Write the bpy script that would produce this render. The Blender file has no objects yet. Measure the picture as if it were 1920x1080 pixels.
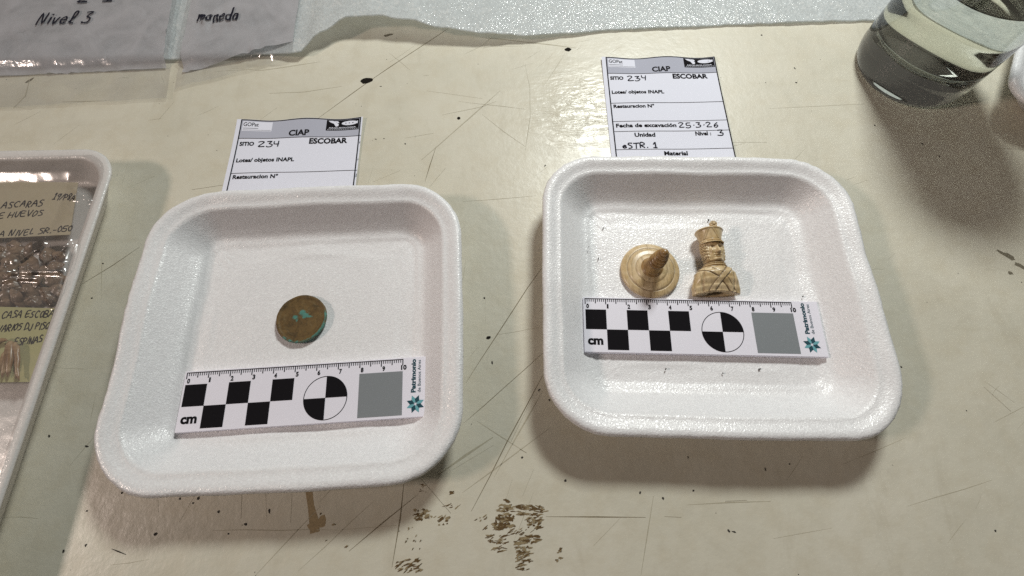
import bpy, bmesh, math, random
from mathutils import Vector, Matrix, noise
S = 0.01                                    # everything below is written in centimetres
C = bpy.context.scene.collection
scn = bpy.context.scene
random.seed(7)

# ------------------------------------------------------------------ camera
CF, CP, CR, CH = 906.87, 0.3785, -0.0218, 22.9085     # focal (px of 1920), pitch from straight down, roll, height
c_, s_ = math.cos(CR), math.sin(CR)
FW = Vector((0, math.sin(CP), -math.cos(CP)))
UP0 = Vector((0, math.cos(CP), math.sin(CP)))
RT0 = Vector((1, 0, 0))
RT = RT0 * c_ + UP0 * s_
UP = RT0 * -s_ + UP0 * c_
cam = bpy.data.objects.new('camera', bpy.data.cameras.new('camera'))
C.objects.link(cam)
cam.matrix_world = Matrix(((RT.x, UP.x, -FW.x, 0), (RT.y, UP.y, -FW.y, 0), (RT.z, UP.z, -FW.z, CH * S), (0, 0, 0, 1)))
cam.data.sensor_width = 36
cam.data.lens = CF / 1920 * 36
cam.data.clip_start = 0.01
cam.data.clip_end = 50
scn.camera = cam

def at(px, py, z=0.0):
    """the point (cm) at height z that stands where the photograph (1920 x 1080) shows px, py"""
    X = (px - 960) / CF; Y = (540 - py) / CF
    d = FW + RT * X + UP * Y
    t = (z - CH) / d.z
    return Vector((d.x * t, d.y * t, z))

# ------------------------------------------------------------------ light
w = bpy.data.worlds.new('World'); scn.world = w; w.use_nodes = True
bg = w.node_tree.nodes['Background']
bg.inputs[0].default_value = (1.0, 0.94, 0.84, 1)
bg.inputs[1].default_value = 0.050
def lamp(name, loc, target, size, size_y, power, col):
    l = bpy.data.lights.new(name, 'AREA'); l.shape = 'RECTANGLE'; l.size = size * S; l.size_y = size_y * S
    l.energy = power; l.color = col
    o = bpy.data.objects.new(name, l); C.objects.link(o)
    o.location = Vector(loc) * S
    d = Vector(target) - Vector(loc)
    o.rotation_euler = d.to_track_quat('-Z', 'Y').to_euler()
    return o
lamp('ceiling_lamp', (22, 60, 56), (2, 12, 0), 16, 11, 4.95, (0.96, 1.0, 0.955))
lamp('side_lamp', (-150, -12, 112), (0, 8, 0), 24, 16, 11.3, (1.0, 0.82, 0.72))
vs = scn.view_settings
vs.view_transform = 'Standard'; vs.look = 'None'; vs.exposure = 0; vs.gamma = 1
scn.cycles.max_bounces = 10; scn.cycles.transparent_max_bounces = 16
scn.cycles.transmission_bounces = 10
scn.cycles.use_denoising = False
scn.cycles.sample_clamp_indirect = 1.6
scn.cycles.blur_glossy = 0.8

# ------------------------------------------------------------------ materials
def nodes(name):
    m = bpy.data.materials.new(name); m.use_nodes = True
    nt = m.node_tree
    return m, nt, nt.nodes['Principled BSDF'], nt.nodes['Material Output']
def N(nt, t, **k):
    n = nt.nodes.new(t)
    for a, b in k.items():
        if a.startswith('i_'): n.inputs[int(a[2:]) if a[2:].isdigit() else a[2:]].default_value = b
        else: setattr(n, a, b)
    return n
def coords(nt, sc=(100, 100, 100), rot=(0, 0, 0), loc=(0, 0, 0)):
    tc = N(nt, 'ShaderNodeTexCoord'); mp = N(nt, 'ShaderNodeMapping')
    mp.inputs['Scale'].default_value = sc; mp.inputs['Rotation'].default_value = rot; mp.inputs['Location'].default_value = loc
    nt.links.new(tc.outputs['Object'], mp.inputs['Vector'])
    return mp.outputs['Vector']
def noise_tex(nt, vec, scale, detail=4, rough=.55, dist=0):
    n = N(nt, 'ShaderNodeTexNoise'); n.inputs['Scale'].default_value = scale; n.inputs['Detail'].default_value = detail
    n.inputs['Roughness'].default_value = rough; n.inputs['Distortion'].default_value = dist
    nt.links.new(vec, n.inputs['Vector']); return n.outputs['Fac']
def ramp(nt, fac, stops):
    r = N(nt, 'ShaderNodeValToRGB'); e = r.color_ramp.elements
    while len(e) < len(stops): e.new(.5)
    for k, (p, c) in enumerate(stops):
        e[k].position = p; e[k].color = tuple(c) + (1,) if not isinstance(c, (int, float)) else (c, c, c, 1)
    nt.links.new(fac, r.inputs[0]); return r.outputs[0]
def mixc(nt, fac, a, b, mode='MIX'):
    m = N(nt, 'ShaderNodeMix', data_type='RGBA', blend_type=mode)
    for k, v in ((0, fac), (6, a), (7, b)):
        if isinstance(v, bpy.types.NodeSocket): nt.links.new(v, m.inputs[k])
        else: m.inputs[k].default_value = v if isinstance(v, (int, float)) else tuple(v) + (1,)
    return m.outputs[2]
def mth(nt, op, a, b=0.5, clamp=False):
    m = N(nt, 'ShaderNodeMath', operation=op, use_clamp=clamp)
    for k, v in ((0, a), (1, b)):
        if isinstance(v, bpy.types.NodeSocket): nt.links.new(v, m.inputs[k])
        else: m.inputs[k].default_value = v
    return m.outputs[0]
def bump(nt, h, strength, dist, prev=None):
    b = N(nt, 'ShaderNodeBump'); b.inputs['Strength'].default_value = strength; b.inputs['Distance'].default_value = dist * S
    nt.links.new(h, b.inputs['Height'])
    if prev: nt.links.new(prev, b.inputs['Normal'])
    return b.outputs['Normal']
def flat(name, col, rough=.6, spec=.4, mottled=0.0):
    m, nt, p, o = nodes(name)
    p.inputs['Base Color'].default_value = tuple(col) + (1,)
    p.inputs['Roughness'].default_value = rough; p.inputs['Specular IOR Level'].default_value = spec
    if mottled:
        v = coords(nt)
        f = noise_tex(nt, v, 9, 5)
        c = mixc(nt, f, [x * (1 - mottled) for x in col], [min(1, x * (1 + mottled)) for x in col])
        nt.links.new(c, p.inputs['Base Color'])
    return m

def mat_table():
    m, nt, p, o = nodes('cream_paint')
    v = coords(nt)
    a = noise_tex(nt, v, .10, 5, .6, .4)
    b = noise_tex(nt, v, .8, 6, .65)
    vs_ = coords(nt, (14, 70, 100), (0, 0, .12))
    st = noise_tex(nt, vs_, 1.0, 5, .6)
    col = ramp(nt, a, [(.3, (.565, .540, .448)), (.5, (.622, .590, .493)), (.72, (.655, .622, .528))])
    col = mixc(nt, ramp(nt, b, [(.44, 0), (.70, .35)]), col, (.50, .44, .32))
    col = mixc(nt, ramp(nt, st, [(.55, 0), (.75, .25)]), col, (.47, .43, .33))
    sc_ = noise_tex(nt, coords(nt, (30, 9, 100), (0, 0, .9)), 1.6, 6, .7, .5)
    col = mixc(nt, ramp(nt, sc_, [(.56, 0), (.70, .30)]), col, (.45, .41, .32))
    gr_ = noise_tex(nt, v, .33, 7, .7, .8)
    col = mixc(nt, ramp(nt, gr_, [(.52, 0), (.72, .38)]), col, (.50, .47, .385))
    fine = noise_tex(nt, v, 14, 3, .7)
    col = mixc(nt, ramp(nt, fine, [(.66, 0), (.74, .35)]), col, (.36, .31, .22))
    nt.links.new(col, p.inputs['Base Color'])
    r = ramp(nt, b, [(.3, .30), (.7, .44)])
    p.inputs['Specular IOR Level'].default_value = .5
    # wrinkled varnish round one patch, plain waviness elsewhere
    g = N(nt, 'ShaderNodeVectorMath', operation='DISTANCE'); nt.links.new(v, g.inputs[0])
    q = at(1090, 205); g.inputs[1].default_value = (q.x, q.y, 0)
    mask = ramp(nt, mth(nt, 'DIVIDE', g.outputs['Value'], 4.2), [(.3, 1), (1, 0)])
    nt.links.new(mixc(nt, mask, r, (.27, .27, .27)), p.inputs['Roughness'])
    wv = coords(nt, (60, 220, 100), (0, 0, -.1))
    wr = noise_tex(nt, wv, 1.1, 3, .5, 1.2)
    n1 = bump(nt, noise_tex(nt, v, 2.2, 4, .6), .35, .05)
    n2 = bump(nt, mth(nt, 'MULTIPLY', wr, mask), .9, .10, n1)
    n3 = bump(nt, noise_tex(nt, v, 26, 2), .12, .012, n2)
    nt.links.new(n3, p.inputs['Normal'])
    return m
def mat_foam(name, col, cell, strength, rough, cellvar=.35, sss=.0, transl=0):
    m, nt, p, o = nodes(name)
    v = coords(nt)
    wob = noise_tex(nt, v, 3.0, 3)
    vo = N(nt, 'ShaderNodeTexVoronoi'); vo.inputs['Scale'].default_value = cell
    nv = N(nt, 'ShaderNodeTexNoise'); nv.inputs['Scale'].default_value = cell * .45; nt.links.new(v, nv.inputs['Vector'])
    vm = N(nt, 'ShaderNodeVectorMath', operation='MULTIPLY_ADD'); nt.links.new(nv.outputs['Color'], vm.inputs[0])
    vm.inputs[1].default_value = (.16, .16, .16); nt.links.new(v, vm.inputs[2]); nt.links.new(vm.outputs[0], vo.inputs['Vector'])
    c = mixc(nt, wob, [x * .97 for x in col], [min(1, x * 1.03) for x in col])
    sx = N(nt, 'ShaderNodeSeparateColor'); nt.links.new(vo.outputs['Color'], sx.inputs[0])
    c = mixc(nt, ramp(nt, sx.outputs[0], [(.0, 0), (1, cellvar)]), c, [x * .60 for x in col])
    c = mixc(nt, ramp(nt, sx.outputs[1], [(.86, 0), (.90, min(1, cellvar * 2.0))]), c, (.93, .94, .95))  # random bright cells: foam sparkle painted into the base colour
    c = mixc(nt, ramp(nt, vo.outputs['Distance'], [(.3, 0), (.9, .25)]), c, [x * .72 for x in col])
    rg = ramp(nt, sx.outputs[2], [(0, rough * .55), (1, rough * 1.5)])
    nt.links.new(rg, p.inputs['Roughness'])
    nt.links.new(c, p.inputs['Base Color'])
    p.inputs['Roughness'].default_value = rough
    p.inputs['Specular IOR Level'].default_value = .55
    p.inputs['Coat Weight'].default_value = .0
    n1 = bump(nt, wob, .12, .05)
    n2 = bump(nt, vo.outputs['Distance'], strength, .035, n1)
    n3 = bump(nt, noise_tex(nt, v, cell * 2.2, 2), strength * .6, .02, n2)
    nt.links.new(n3, p.inputs['Normal'])
    if transl:
        tl = N(nt, 'ShaderNodeBsdfTranslucent'); nt.links.new(c, tl.inputs[0])
        mx = N(nt, 'ShaderNodeMixShader'); mx.inputs[0].default_value = transl
        nt.links.new(p.outputs[0], mx.inputs[1]); nt.links.new(tl.outputs[0], mx.inputs[2]); tp = N(nt, 'ShaderNodeBsdfTransparent'); tp.inputs[0].default_value = (.97, .98, .98, 1)
        mx2 = N(nt, 'ShaderNodeMixShader'); mx2.inputs[0].default_value = .40
        nt.links.new(mx.outputs[0], mx2.inputs[1]); nt.links.new(tp.outputs[0], mx2.inputs[2]); nt.links.new(mx2.outputs[0], o.inputs[0])
    if sss:
        p.inputs['Subsurface Weight'].default_value = sss
        p.inputs['Subsurface Radius'].default_value = (1, .95, .95); p.inputs['Subsurface Scale'].default_value = .0025
    return m
def mat_film(name, refl=.08, tint=(1, 1, 1), rough=.06, haze=0.0, hazecol=(.5, .5, .52), wr=.5, wscale=1.2, hv=.25):
    m, nt, p, o = nodes(name)
    nt.nodes.remove(p)
    tr = N(nt, 'ShaderNodeBsdfTransparent'); tr.inputs[0].default_value = tuple(tint) + (1,)
    gl = N(nt, 'ShaderNodeBsdfGlossy'); gl.inputs['Roughness'].default_value = rough
    df = N(nt, 'ShaderNodeBsdfDiffuse'); df.inputs[0].default_value = tuple(hazecol) + (1,)
    ge = N(nt, 'ShaderNodeNewGeometry'); dt = N(nt, 'ShaderNodeVectorMath', operation='DOT_PRODUCT')
    nt.links.new(ge.outputs['Incoming'], dt.inputs[1])
    v = coords(nt)
    nn = bump(nt, noise_tex(nt, v, wscale, 3, .5, .5), wr, .05)
    nt.links.new(nn, gl.inputs['Normal']); nt.links.new(nn, dt.inputs[0])
    ab = mth(nt, 'SUBTRACT', 1.0, mth(nt, 'ABSOLUTE', dt.outputs['Value'], 0), True)
    k = mth(nt, 'ADD', mth(nt, 'MULTIPLY', mth(nt, 'POWER', ab, 5), .8), refl, True)
    m1 = N(nt, 'ShaderNodeMixShader'); nt.links.new(ramp(nt, noise_tex(nt, v, .5, 4, .6, .6), [(.3, haze * (1 - hv)), (.7, min(1, haze * (1 + hv)))]), m1.inputs[0])
    nt.links.new(tr.outputs[0], m1.inputs[1]); nt.links.new(df.outputs[0], m1.inputs[2])
    m2 = N(nt, 'ShaderNodeMixShader'); nt.links.new(k, m2.inputs[0])
    nt.links.new(m1.outputs[0], m2.inputs[1]); nt.links.new(gl.outputs[0], m2.inputs[2])
    nt.links.new(m2.outputs[0], o.inputs[0])
    return m
def mat_bone(name, light, dark, dirt_shade=True):
    m, nt, p, o = nodes(name)
    v = coords(nt)
    f = noise_tex(nt, v, 1.6, 5, .6, .3)
    gr = noise_tex(nt, coords(nt, (900, 120, 500)), 1, 4, .6)
    c = mixc(nt, ramp(nt, f, [(.36, 0), (.62, 1)]), light, dark)
    c = mixc(nt, ramp(nt, gr, [(.49, 0), (.68, .6)]), c, [x * .5 for x in dark])
    if dirt_shade:
        at_ = N(nt, 'ShaderNodeAttribute', attribute_name='dirt_shade')
        c = mixc(nt, at_.outputs['Fac'], c, (.085, .045, .018))  # ingrained groove dirt, plus shade painted into face and socket
    nt.links.new(c, p.inputs['Base Color'])
    p.inputs['Roughness'].default_value = .30; p.inputs['Specular IOR Level'].default_value = .5
    nt.links.new(bump(nt, gr, .2, .02), p.inputs['Normal'])
    return m
def mat_coin():
    m, nt, p, o = nodes('corroded_bronze')
    v = coords(nt)
    f = noise_tex(nt, v, 2.2, 6, .65, .6); g = noise_tex(nt, v, 6, 5, .7)
    c = ramp(nt, f, [(.3, (.060, .038, .012)), (.5, (.120, .070, .020)), (.72, (.170, .105, .034))])
    c = mixc(nt, ramp(nt, g, [(.5, 0), (.75, .6)]), c, (.030, .022, .008))
    at_ = N(nt, 'ShaderNodeAttribute', attribute_name='verdigris')
    k = mth(nt, 'ADD', at_.outputs['Fac'], mth(nt, 'MULTIPLY', mth(nt, 'SUBTRACT', g, .5), 1.6))
    c = mixc(nt, ramp(nt, k, [(.34, 0), (.70, .95)]), c, mixc(nt, f, (.040, .155, .130), (.10, .30, .25)))
    nt.links.new(c, p.inputs['Base Color'])
    p.inputs['Metallic'].default_value = .15; p.inputs['Roughness'].default_value = .62
    nt.links.new(bump(nt, g, .6, .03), p.inputs['Normal'])
    return m
def mat_glass(name='clear_glass', col=(.975, .985, .96)):
    m, nt, p, o = nodes(name)
    p.inputs['Base Color'].default_value = tuple(col) + (1,)
    p.inputs['Transmission Weight'].default_value = 1; p.inputs['Roughness'].default_value = .015; p.inputs['IOR'].default_value = 1.5
    return m
M_TABLE = mat_table()
M_FOAM = mat_foam('expanded_polystyrene', (.84, .83, .845), 13, .32, .34, .19)
M_PE = mat_foam('polyethylene_foam', (.86, .90, .93), 6, 1.0, .12, .42, transl=.30)
M_PLAST = mat_foam('white_plastic_foam', (.66, .63, .61), 16, .12, .40, .05)
M_PAPER = flat('white_paper', (.74, .75, .85), .9, .08, .02)
M_RULER = flat('printed_white_card', (.80, .78, .87), .45, .4, .015)
M_CORE = flat('foam_core', (.80, .79, .80), .7, .3)
M_BLACK = flat('black_ink', (.010, .009, .011), .85, .06, .2)
M_INK = flat('pen_ink', (.016, .016, .024), .85, .05)
M_MARK = flat('marker_ink', (.016, .016, .026), .7, .1)
M_HDR = flat('grey_print', (.43, .44, .52), .9, .06, .03)
M_GREY = flat('mid_grey_print', (.215, .232, .248), .5, .4, .05)
M_NAVY = flat('navy_print', (.010, .060, .085), .5, .4)
M_TEAL = flat('teal_print', (.14, .37, .42), .5, .4)
M_BONE = mat_bone('carved_bone', (.72, .57, .36), (.53, .38, .19))
M_BONE2 = mat_bone('turned_bone', (.70, .55, .355), (.55, .40, .21))
M_PEG = mat_bone('stained_bone_peg', (.44, .28, .12), (.28, .155, .055))
M_COIN = mat_coin()
M_GLASS = mat_glass()
M_WRAP = mat_film('shrink_wrap', .09, rough=.17, haze=.14, hazecol=(.52, .47, .45), hv=.5, wr=.25, wscale=1.0)
M_BAG = mat_film('bag_film', .05, (.96, .96, .96), .12, .10, (.42, .41, .43), .9, .9, .8)
M_BAGIN = mat_film('bag_grey_layer', .0, (.9, .9, .92), .25, .72, (.54, .53, .555), .4, .5, .28)
M_CARD = flat('beige_paper', (.44, .38, .27), .8, .2, .06)
M_YEL = flat('yellow_paper', (.44, .42, .22), .8, .2, .06)
M_SHELL = mat_bone('eggshell', (.30, .205, .14), (.12, .075, .045), False)
M_SPINE = mat_bone('fish_spine', (.48, .34, .20), (.20, .09, .03), False)
M_SCR = flat('scratch_dirt', (.20, .165, .105), .7, .2, .3)
M_SCR2 = flat('faint_scratch_dirt', (.41, .375, .285), .6, .3, .2)
M_CHIP = flat('bare_brown_wood', (.115, .072, .030), .8, .2, .6)
M_HOLE = flat('dark_hole', (.012, .010, .008), .9, .1)
M_STAIN = flat('brown_stain', (.33, .25, .14), .6, .3, .4)
M_CRUMB = flat('dark_crumb', (.05, .045, .04), .8, .2, .3)
M_TUB = flat('white_translucent_plastic', (.52, .56, .53), .35, .5, .03)
M_SACK = flat('dark_brown_sack', (.045, .030, .026), .35, .5, .5)

# ------------------------------------------------------------------ mesh helpers
class MB:
    def __init__(s): s.v = []; s.f = []; s.at = {}
    def add(s, vs, fs, warp=None):
        k = len(s.v)
        s.v += [Vector(warp(*p)) if warp else Vector(p) for p in vs]
        s.f += [tuple(i + k for i in f) for f in fs]
        return s
    def build(s, name, mat, parent=None, smooth=False, angle=None):
        me = bpy.data.meshes.new(name)
        me.from_pydata([tuple(p * S) for p in s.v], [], s.f)
        me.update()
        me.materials.append(mat)
        for a, vals in s.at.items():
            at_ = me.attributes.new(a, 'FLOAT', 'POINT')
            at_.data.foreach_set('value', vals)
        if smooth:
            me.polygons.foreach_set('use_smooth', [True] * len(me.polygons))
            if angle: me.set_sharp_from_angle(angle=math.radians(angle))
        o = bpy.data.objects.new(name, me); C.objects.link(o)
        if parent: o.parent = parent
        return o
def tag(o, label=None, cat=None, group=None, kind=None):
    if label: o['label'] = label
    if cat: o['category'] = cat
    if group: o['group'] = group
    if kind: o['kind'] = kind
    return o
def empty(name, loc, rz=0, label=None, cat=None, group=None):
    o = bpy.data.objects.new(name, None); C.objects.link(o); o.empty_display_size = .01
    o.location = Vector(loc) * S; o.rotation_euler = (0, 0, rz)
    return tag(o, label, cat, group)
def rect(u0, v0, u1, v1, h, nu=1, nv=1):
    vs = []; fs = []
    for j in range(nv + 1):
        for i in range(nu + 1):
            vs.append((u0 + (u1 - u0) * i / nu, v0 + (v1 - v0) * j / nv, h))
    for j in range(nv):
        for i in range(nu):
            a = j * (nu + 1) + i
            fs.append((a, a + 1, a + nu + 2, a + nu + 1))
    return vs, fs
def grid_faces(nu, nv, wrap=False):
    fs = []
    for j in range(nv - 1):
        for i in range(nu if wrap else nu - 1):
            i2 = (i + 1) % nu
            fs.append((j * nu + i, j * nu + i2, (j + 1) * nu + i2, (j + 1) * nu + i))
    return fs
def ribbon(pts, wd, h=0.0, taper=False, jit=0.0):
    """a flat ribbon of width wd along 2-D points"""
    P = [Vector((p[0], p[1])) for p in pts]
    Q = [P[0]]
    for p in P[1:]:
        if (p - Q[-1]).length > 1e-5: Q.append(p)
    P = Q
    if len(P) < 2: return [], []
    vs = []; fs = []; n = len(P)
    for i, p in enumerate(P):
        d = (P[min(i + 1, n - 1)] - P[max(i - 1, 0)])
        if d.length < 1e-6: d = P[min(i + 1, n - 1)] - P[i - 1] + Vector((1e-4, 0))
        d.normalize()
        k = 1.0
        if 0 < i < n - 1:
            a = (P[i] - P[i - 1]).normalized(); k = 1 / max(.6, abs(a.dot(d)))
        ww = wd * .5 * k
        if taper: ww *= max(.25, min(1, 4 * min(i, n - 1 - i) / (n - 1) + .25))
        if jit: ww *= random.uniform(1 - jit, 1 + jit)
        nrm = Vector((-d.y, d.x))
        if i == 0: p = p - d * wd * .3
        if i == n - 1: p = p + d * wd * .3
        vs += [(p.x + nrm.x * ww, p.y + nrm.y * ww, h), (p.x - nrm.x * ww, p.y - nrm.y * ww, h)]
    for i in range(n - 1):
        fs.append((2 * i, 2 * i + 1, 2 * i + 3, 2 * i + 2))
    return vs, fs
def lathe(prof, n=64, caps=True):
    vs = []; fs = []
    for r, z in prof:
        for i in range(n):
            a = 2 * math.pi * i / n
            vs.append((r * math.cos(a), r * math.sin(a), z))
    fs = grid_faces(n, len(prof), True)
    if caps:
        fs.append(tuple(reversed(range(n))))
        k = (len(prof) - 1) * n
        fs.append(tuple(range(k, k + n)))
    return vs, fs
def box(x0, y0, z0, x1, y1, z1):
    vs = [(x, y, z) for z in (z0, z1) for y in (y0, y1) for x in (x0, x1)]
    return vs, [(0, 2, 3, 1), (4, 5, 7, 6), (0, 1, 5, 4), (2, 6, 7, 3), (0, 4, 6, 2), (1, 3, 7, 5)]
_text_cache = {}
def text_raw(s, bold):
    key = (s, bold)
    if key not in _text_cache:
        cu = bpy.data.curves.new('t', 'FONT'); cu.body = s; cu.size = 1; cu.resolution_u = 3; cu.offset = .030 * bold
        ob = bpy.data.objects.new('t', cu); C.objects.link(ob)
        me = ob.to_mesh()
        vs = [tuple(v.co) for v in me.vertices]; fs = [tuple(p.vertices) for p in me.polygons]
        ob.to_mesh_clear(); bpy.data.objects.remove(ob); bpy.data.curves.remove(cu)
        _text_cache[key] = (vs, fs)
    return _text_cache[key]
def text(s, u0, u1, base, cap, h, bold=1.0, down=True):
    """lettering fitted between u0 and u1 on a baseline; cap = height of a capital. v grows downwards."""
    vs, fs = text_raw(s, bold)
    xs = [v[0] for v in vs]; x0, x1 = min(xs), max(xs)
    ky = cap / .70; kx = (u1 - u0) / (x1 - x0)
    out = [(u0 + (v[0] - x0) * kx, base - v[1] * ky, h) for v in vs]
    return out, [tuple(reversed(f)) for f in fs]
# handwriting: strokes in a 0..1 box, y up
HAND = {
 'A': [[(0, 0), (.4, 1), (.8, 0)], [(.15, .4), (.7, .4)]], 'B': [[(0, 0), (0, 1), (.5, .9), (.5, .6), (.05, .5), (.6, .35), (.5, .02), (0, 0)]],
 'C': [[(.7, .9), (.3, 1), (0, .5), (.3, 0), (.7, .1)]], 'D': [[(0, 0), (.05, 1), (.6, .75), (.6, .25), (0, 0)]],
 'E': [[(.6, 1), (0, .95), (.05, 0), (.65, .05)], [(.05, .5), (.5, .55)]], 'H': [[(0, 0), (.05, 1)], [(.6, 0), (.62, 1)], [(0, .5), (.6, .55)]],
 'I': [[(.2, 0), (.25, 1)]], 'J': [[(.5, 1), (.5, .15), (.25, 0), (0, .2)]], 'L': [[(.05, 1), (0, 0), (.55, .05)]],
 'M': [[(0, 0), (.1, 1), (.4, .4), (.7, 1), (.8, 0)]], 'N': [[(0, 0), (.08, 1), (.55, .05), (.65, 1)]], 'O': [[(.35, 1), (.02, .6), (.2, .02), (.6, .3), (.55, .85), (.3, 1)]],
 'P': [[(0, 0), (.05, 1), (.55, .9), (.5, .55), (.05, .5)]], 'R': [[(0, 0), (.05, 1), (.55, .85), (.45, .55), (.08, .5), (.6, 0)]],
 'S': [[(.6, .95), (.2, 1), (.05, .75), (.5, .45), (.5, .1), (.05, .02)]], 'T': [[(0, .95), (.7, 1)], [(.35, 1), (.32, 0)]],
 'U': [[(0, 1), (.05, .2), (.3, 0), (.55, .25), (.6, 1)]], 'V': [[(0, 1), (.3, 0), (.65, 1)]], 'Z': [[(0, 1), (.6, .95), (0, .05), (.65, 0)]],
 '1': [[(.05, .7), (.3, 1), (.3, 0)], [(.05, 0), (.55, 0)]], '2': [[(0, .85), (.3, 1), (.55, .8), (.05, .05), (.7, .05)]],
 '3': [[(.05, .95), (.55, .95), (.25, .58), (.6, .4), (.5, .08), (.1, .0), (0, .1)]], '4': [[(.05, 1), (.05, .5), (.55, .5)], [(.55, 1), (.5, 0)]],
 '5': [[(.6, 1), (.1, 1), (.08, .55), (.5, .55), (.55, .15), (.2, 0), (0, .1)]], '6': [[(.5, 1), (.1, .5), (.05, .15), (.3, 0), (.55, .2), (.4, .45), (.08, .3)]],
 '9': [[(.5, .9), (.2, 1), (.05, .7), (.3, .5), (.5, .75), (.5, 1), (.4, 0)]], '0': [[(.3, 1), (.02, .6), (.2, 0), (.5, .3), (.5, .8), (.3, 1)]], '8': [[(.5, .9), (.2, 1), (.1, .75), (.5, .35), (.35, 0), (.05, .2), (.5, .7), (.5, .9)]],
 '.': [[(.12, .0), (.18, .06)]], '-': [[(.05, .35), (.5, .4)]], ':': [[(.1, .1), (.14, .16)], [(.1, .6), (.14, .66)]], '*': [[(.12, .45), (.2, .52)]], '/': [[(0, 0), (.5, 1)]],
 'e': [[(.02, .28), (.45, .36), (.3, .6), (.02, .35), (.15, .02), (.5, .1)]], 'i': [[(.15, .55), (.15, 0)], [(.16, .8), (.2, .84)]], 'v': [[(0, .55), (.2, 0), (.45, .6)]],
 'l': [[(.05, .1), (.45, .8), (.35, 1.1), (.15, .9), (.2, .05), (.45, .0)]], 'n': [[(0, 0), (.05, .6), (.1, .4), (.35, .6), (.45, .0)]], 'm': [[(0, 0), (.05, .6), (.1, .4), (.3, .58), (.35, .1), (.4, .45), (.6, .55), (.65, .0)]],
 'o': [[(.25, .58), (.02, .3), (.2, 0), (.45, .25), (.25, .58), (.5, .5)]], 'd': [[(.42, .5), (.1, .5), (.05, .1), (.4, .1), (.5, 1.2), (.48, 0)]], 'a': [[(.45, .5), (.1, .5), (.02, .15), (.3, .02), (.48, .5), (.5, .0)]],
 'z': [[(0, .55), (.45, .55), (.02, 0), (.5, .02)]], 's': [[(.4, .6), (.1, .5), (.35, .2), (.05, 0)]], 't': [[(.2, 1), (.2, .05), (.4, 0)], [(0, .65), (.42, .65)]], 'r': [[(.02, 0), (.05, .6), (.1, .4), (.35, .6)]],
}
def hand(s, u0, u1, base, cap, h, wd, jit=.085, slant=0.0):
    adv = []; x = 0
    for ch in s:
        if ch == ' ': x += .55; adv.append(None); continue
        mx = max(p[0] for st in HAND[ch] for p in st)
        adv.append(x); x += mx + .25
    k = (u1 - u0) / (x - .25); V = []; F = []
    def cr(P):
        out = []
        for i in range(len(P) - 1):
            a = P[max(i - 1, 0)]; b = P[i]; c = P[i + 1]; d = P[min(i + 2, len(P) - 1)]
            for j in range(4):
                t = j / 4
                out.append(tuple(.5 * ((2 * b[q]) + (-a[q] + c[q]) * t + (2 * a[q] - 5 * b[q] + 4 * c[q] - d[q]) * t * t + (-a[q] + 3 * b[q] - 3 * c[q] + d[q]) * t ** 3) for q in (0, 1)))
        out.append(P[-1]); return out
    for ch, ax in zip(s, adv):
        if ax is None: continue
        dy = random.uniform(-jit, jit)
        for st in HAND[ch]:
            P = [(x_ + random.uniform(-jit, jit) * .6, y_ + random.uniform(-jit, jit) * .6 + dy) for x_, y_ in st]
            if len(P) > 2: P = cr(P)
            P = [(u0 + (ax + a + slant * b) * k, base - b * cap) for a, b in P]
            vs, fs = ribbon(P, wd, h, jit=.15)
            n = len(V); V += vs; F += [tuple(i + n for i in reversed(f)) for f in fs]
    return V, F
def down(ox=0, oy=0):               # print plane: u right, v down -> local x, y
    return lambda u, v, h: (ox + u, oy - v, h)

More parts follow.
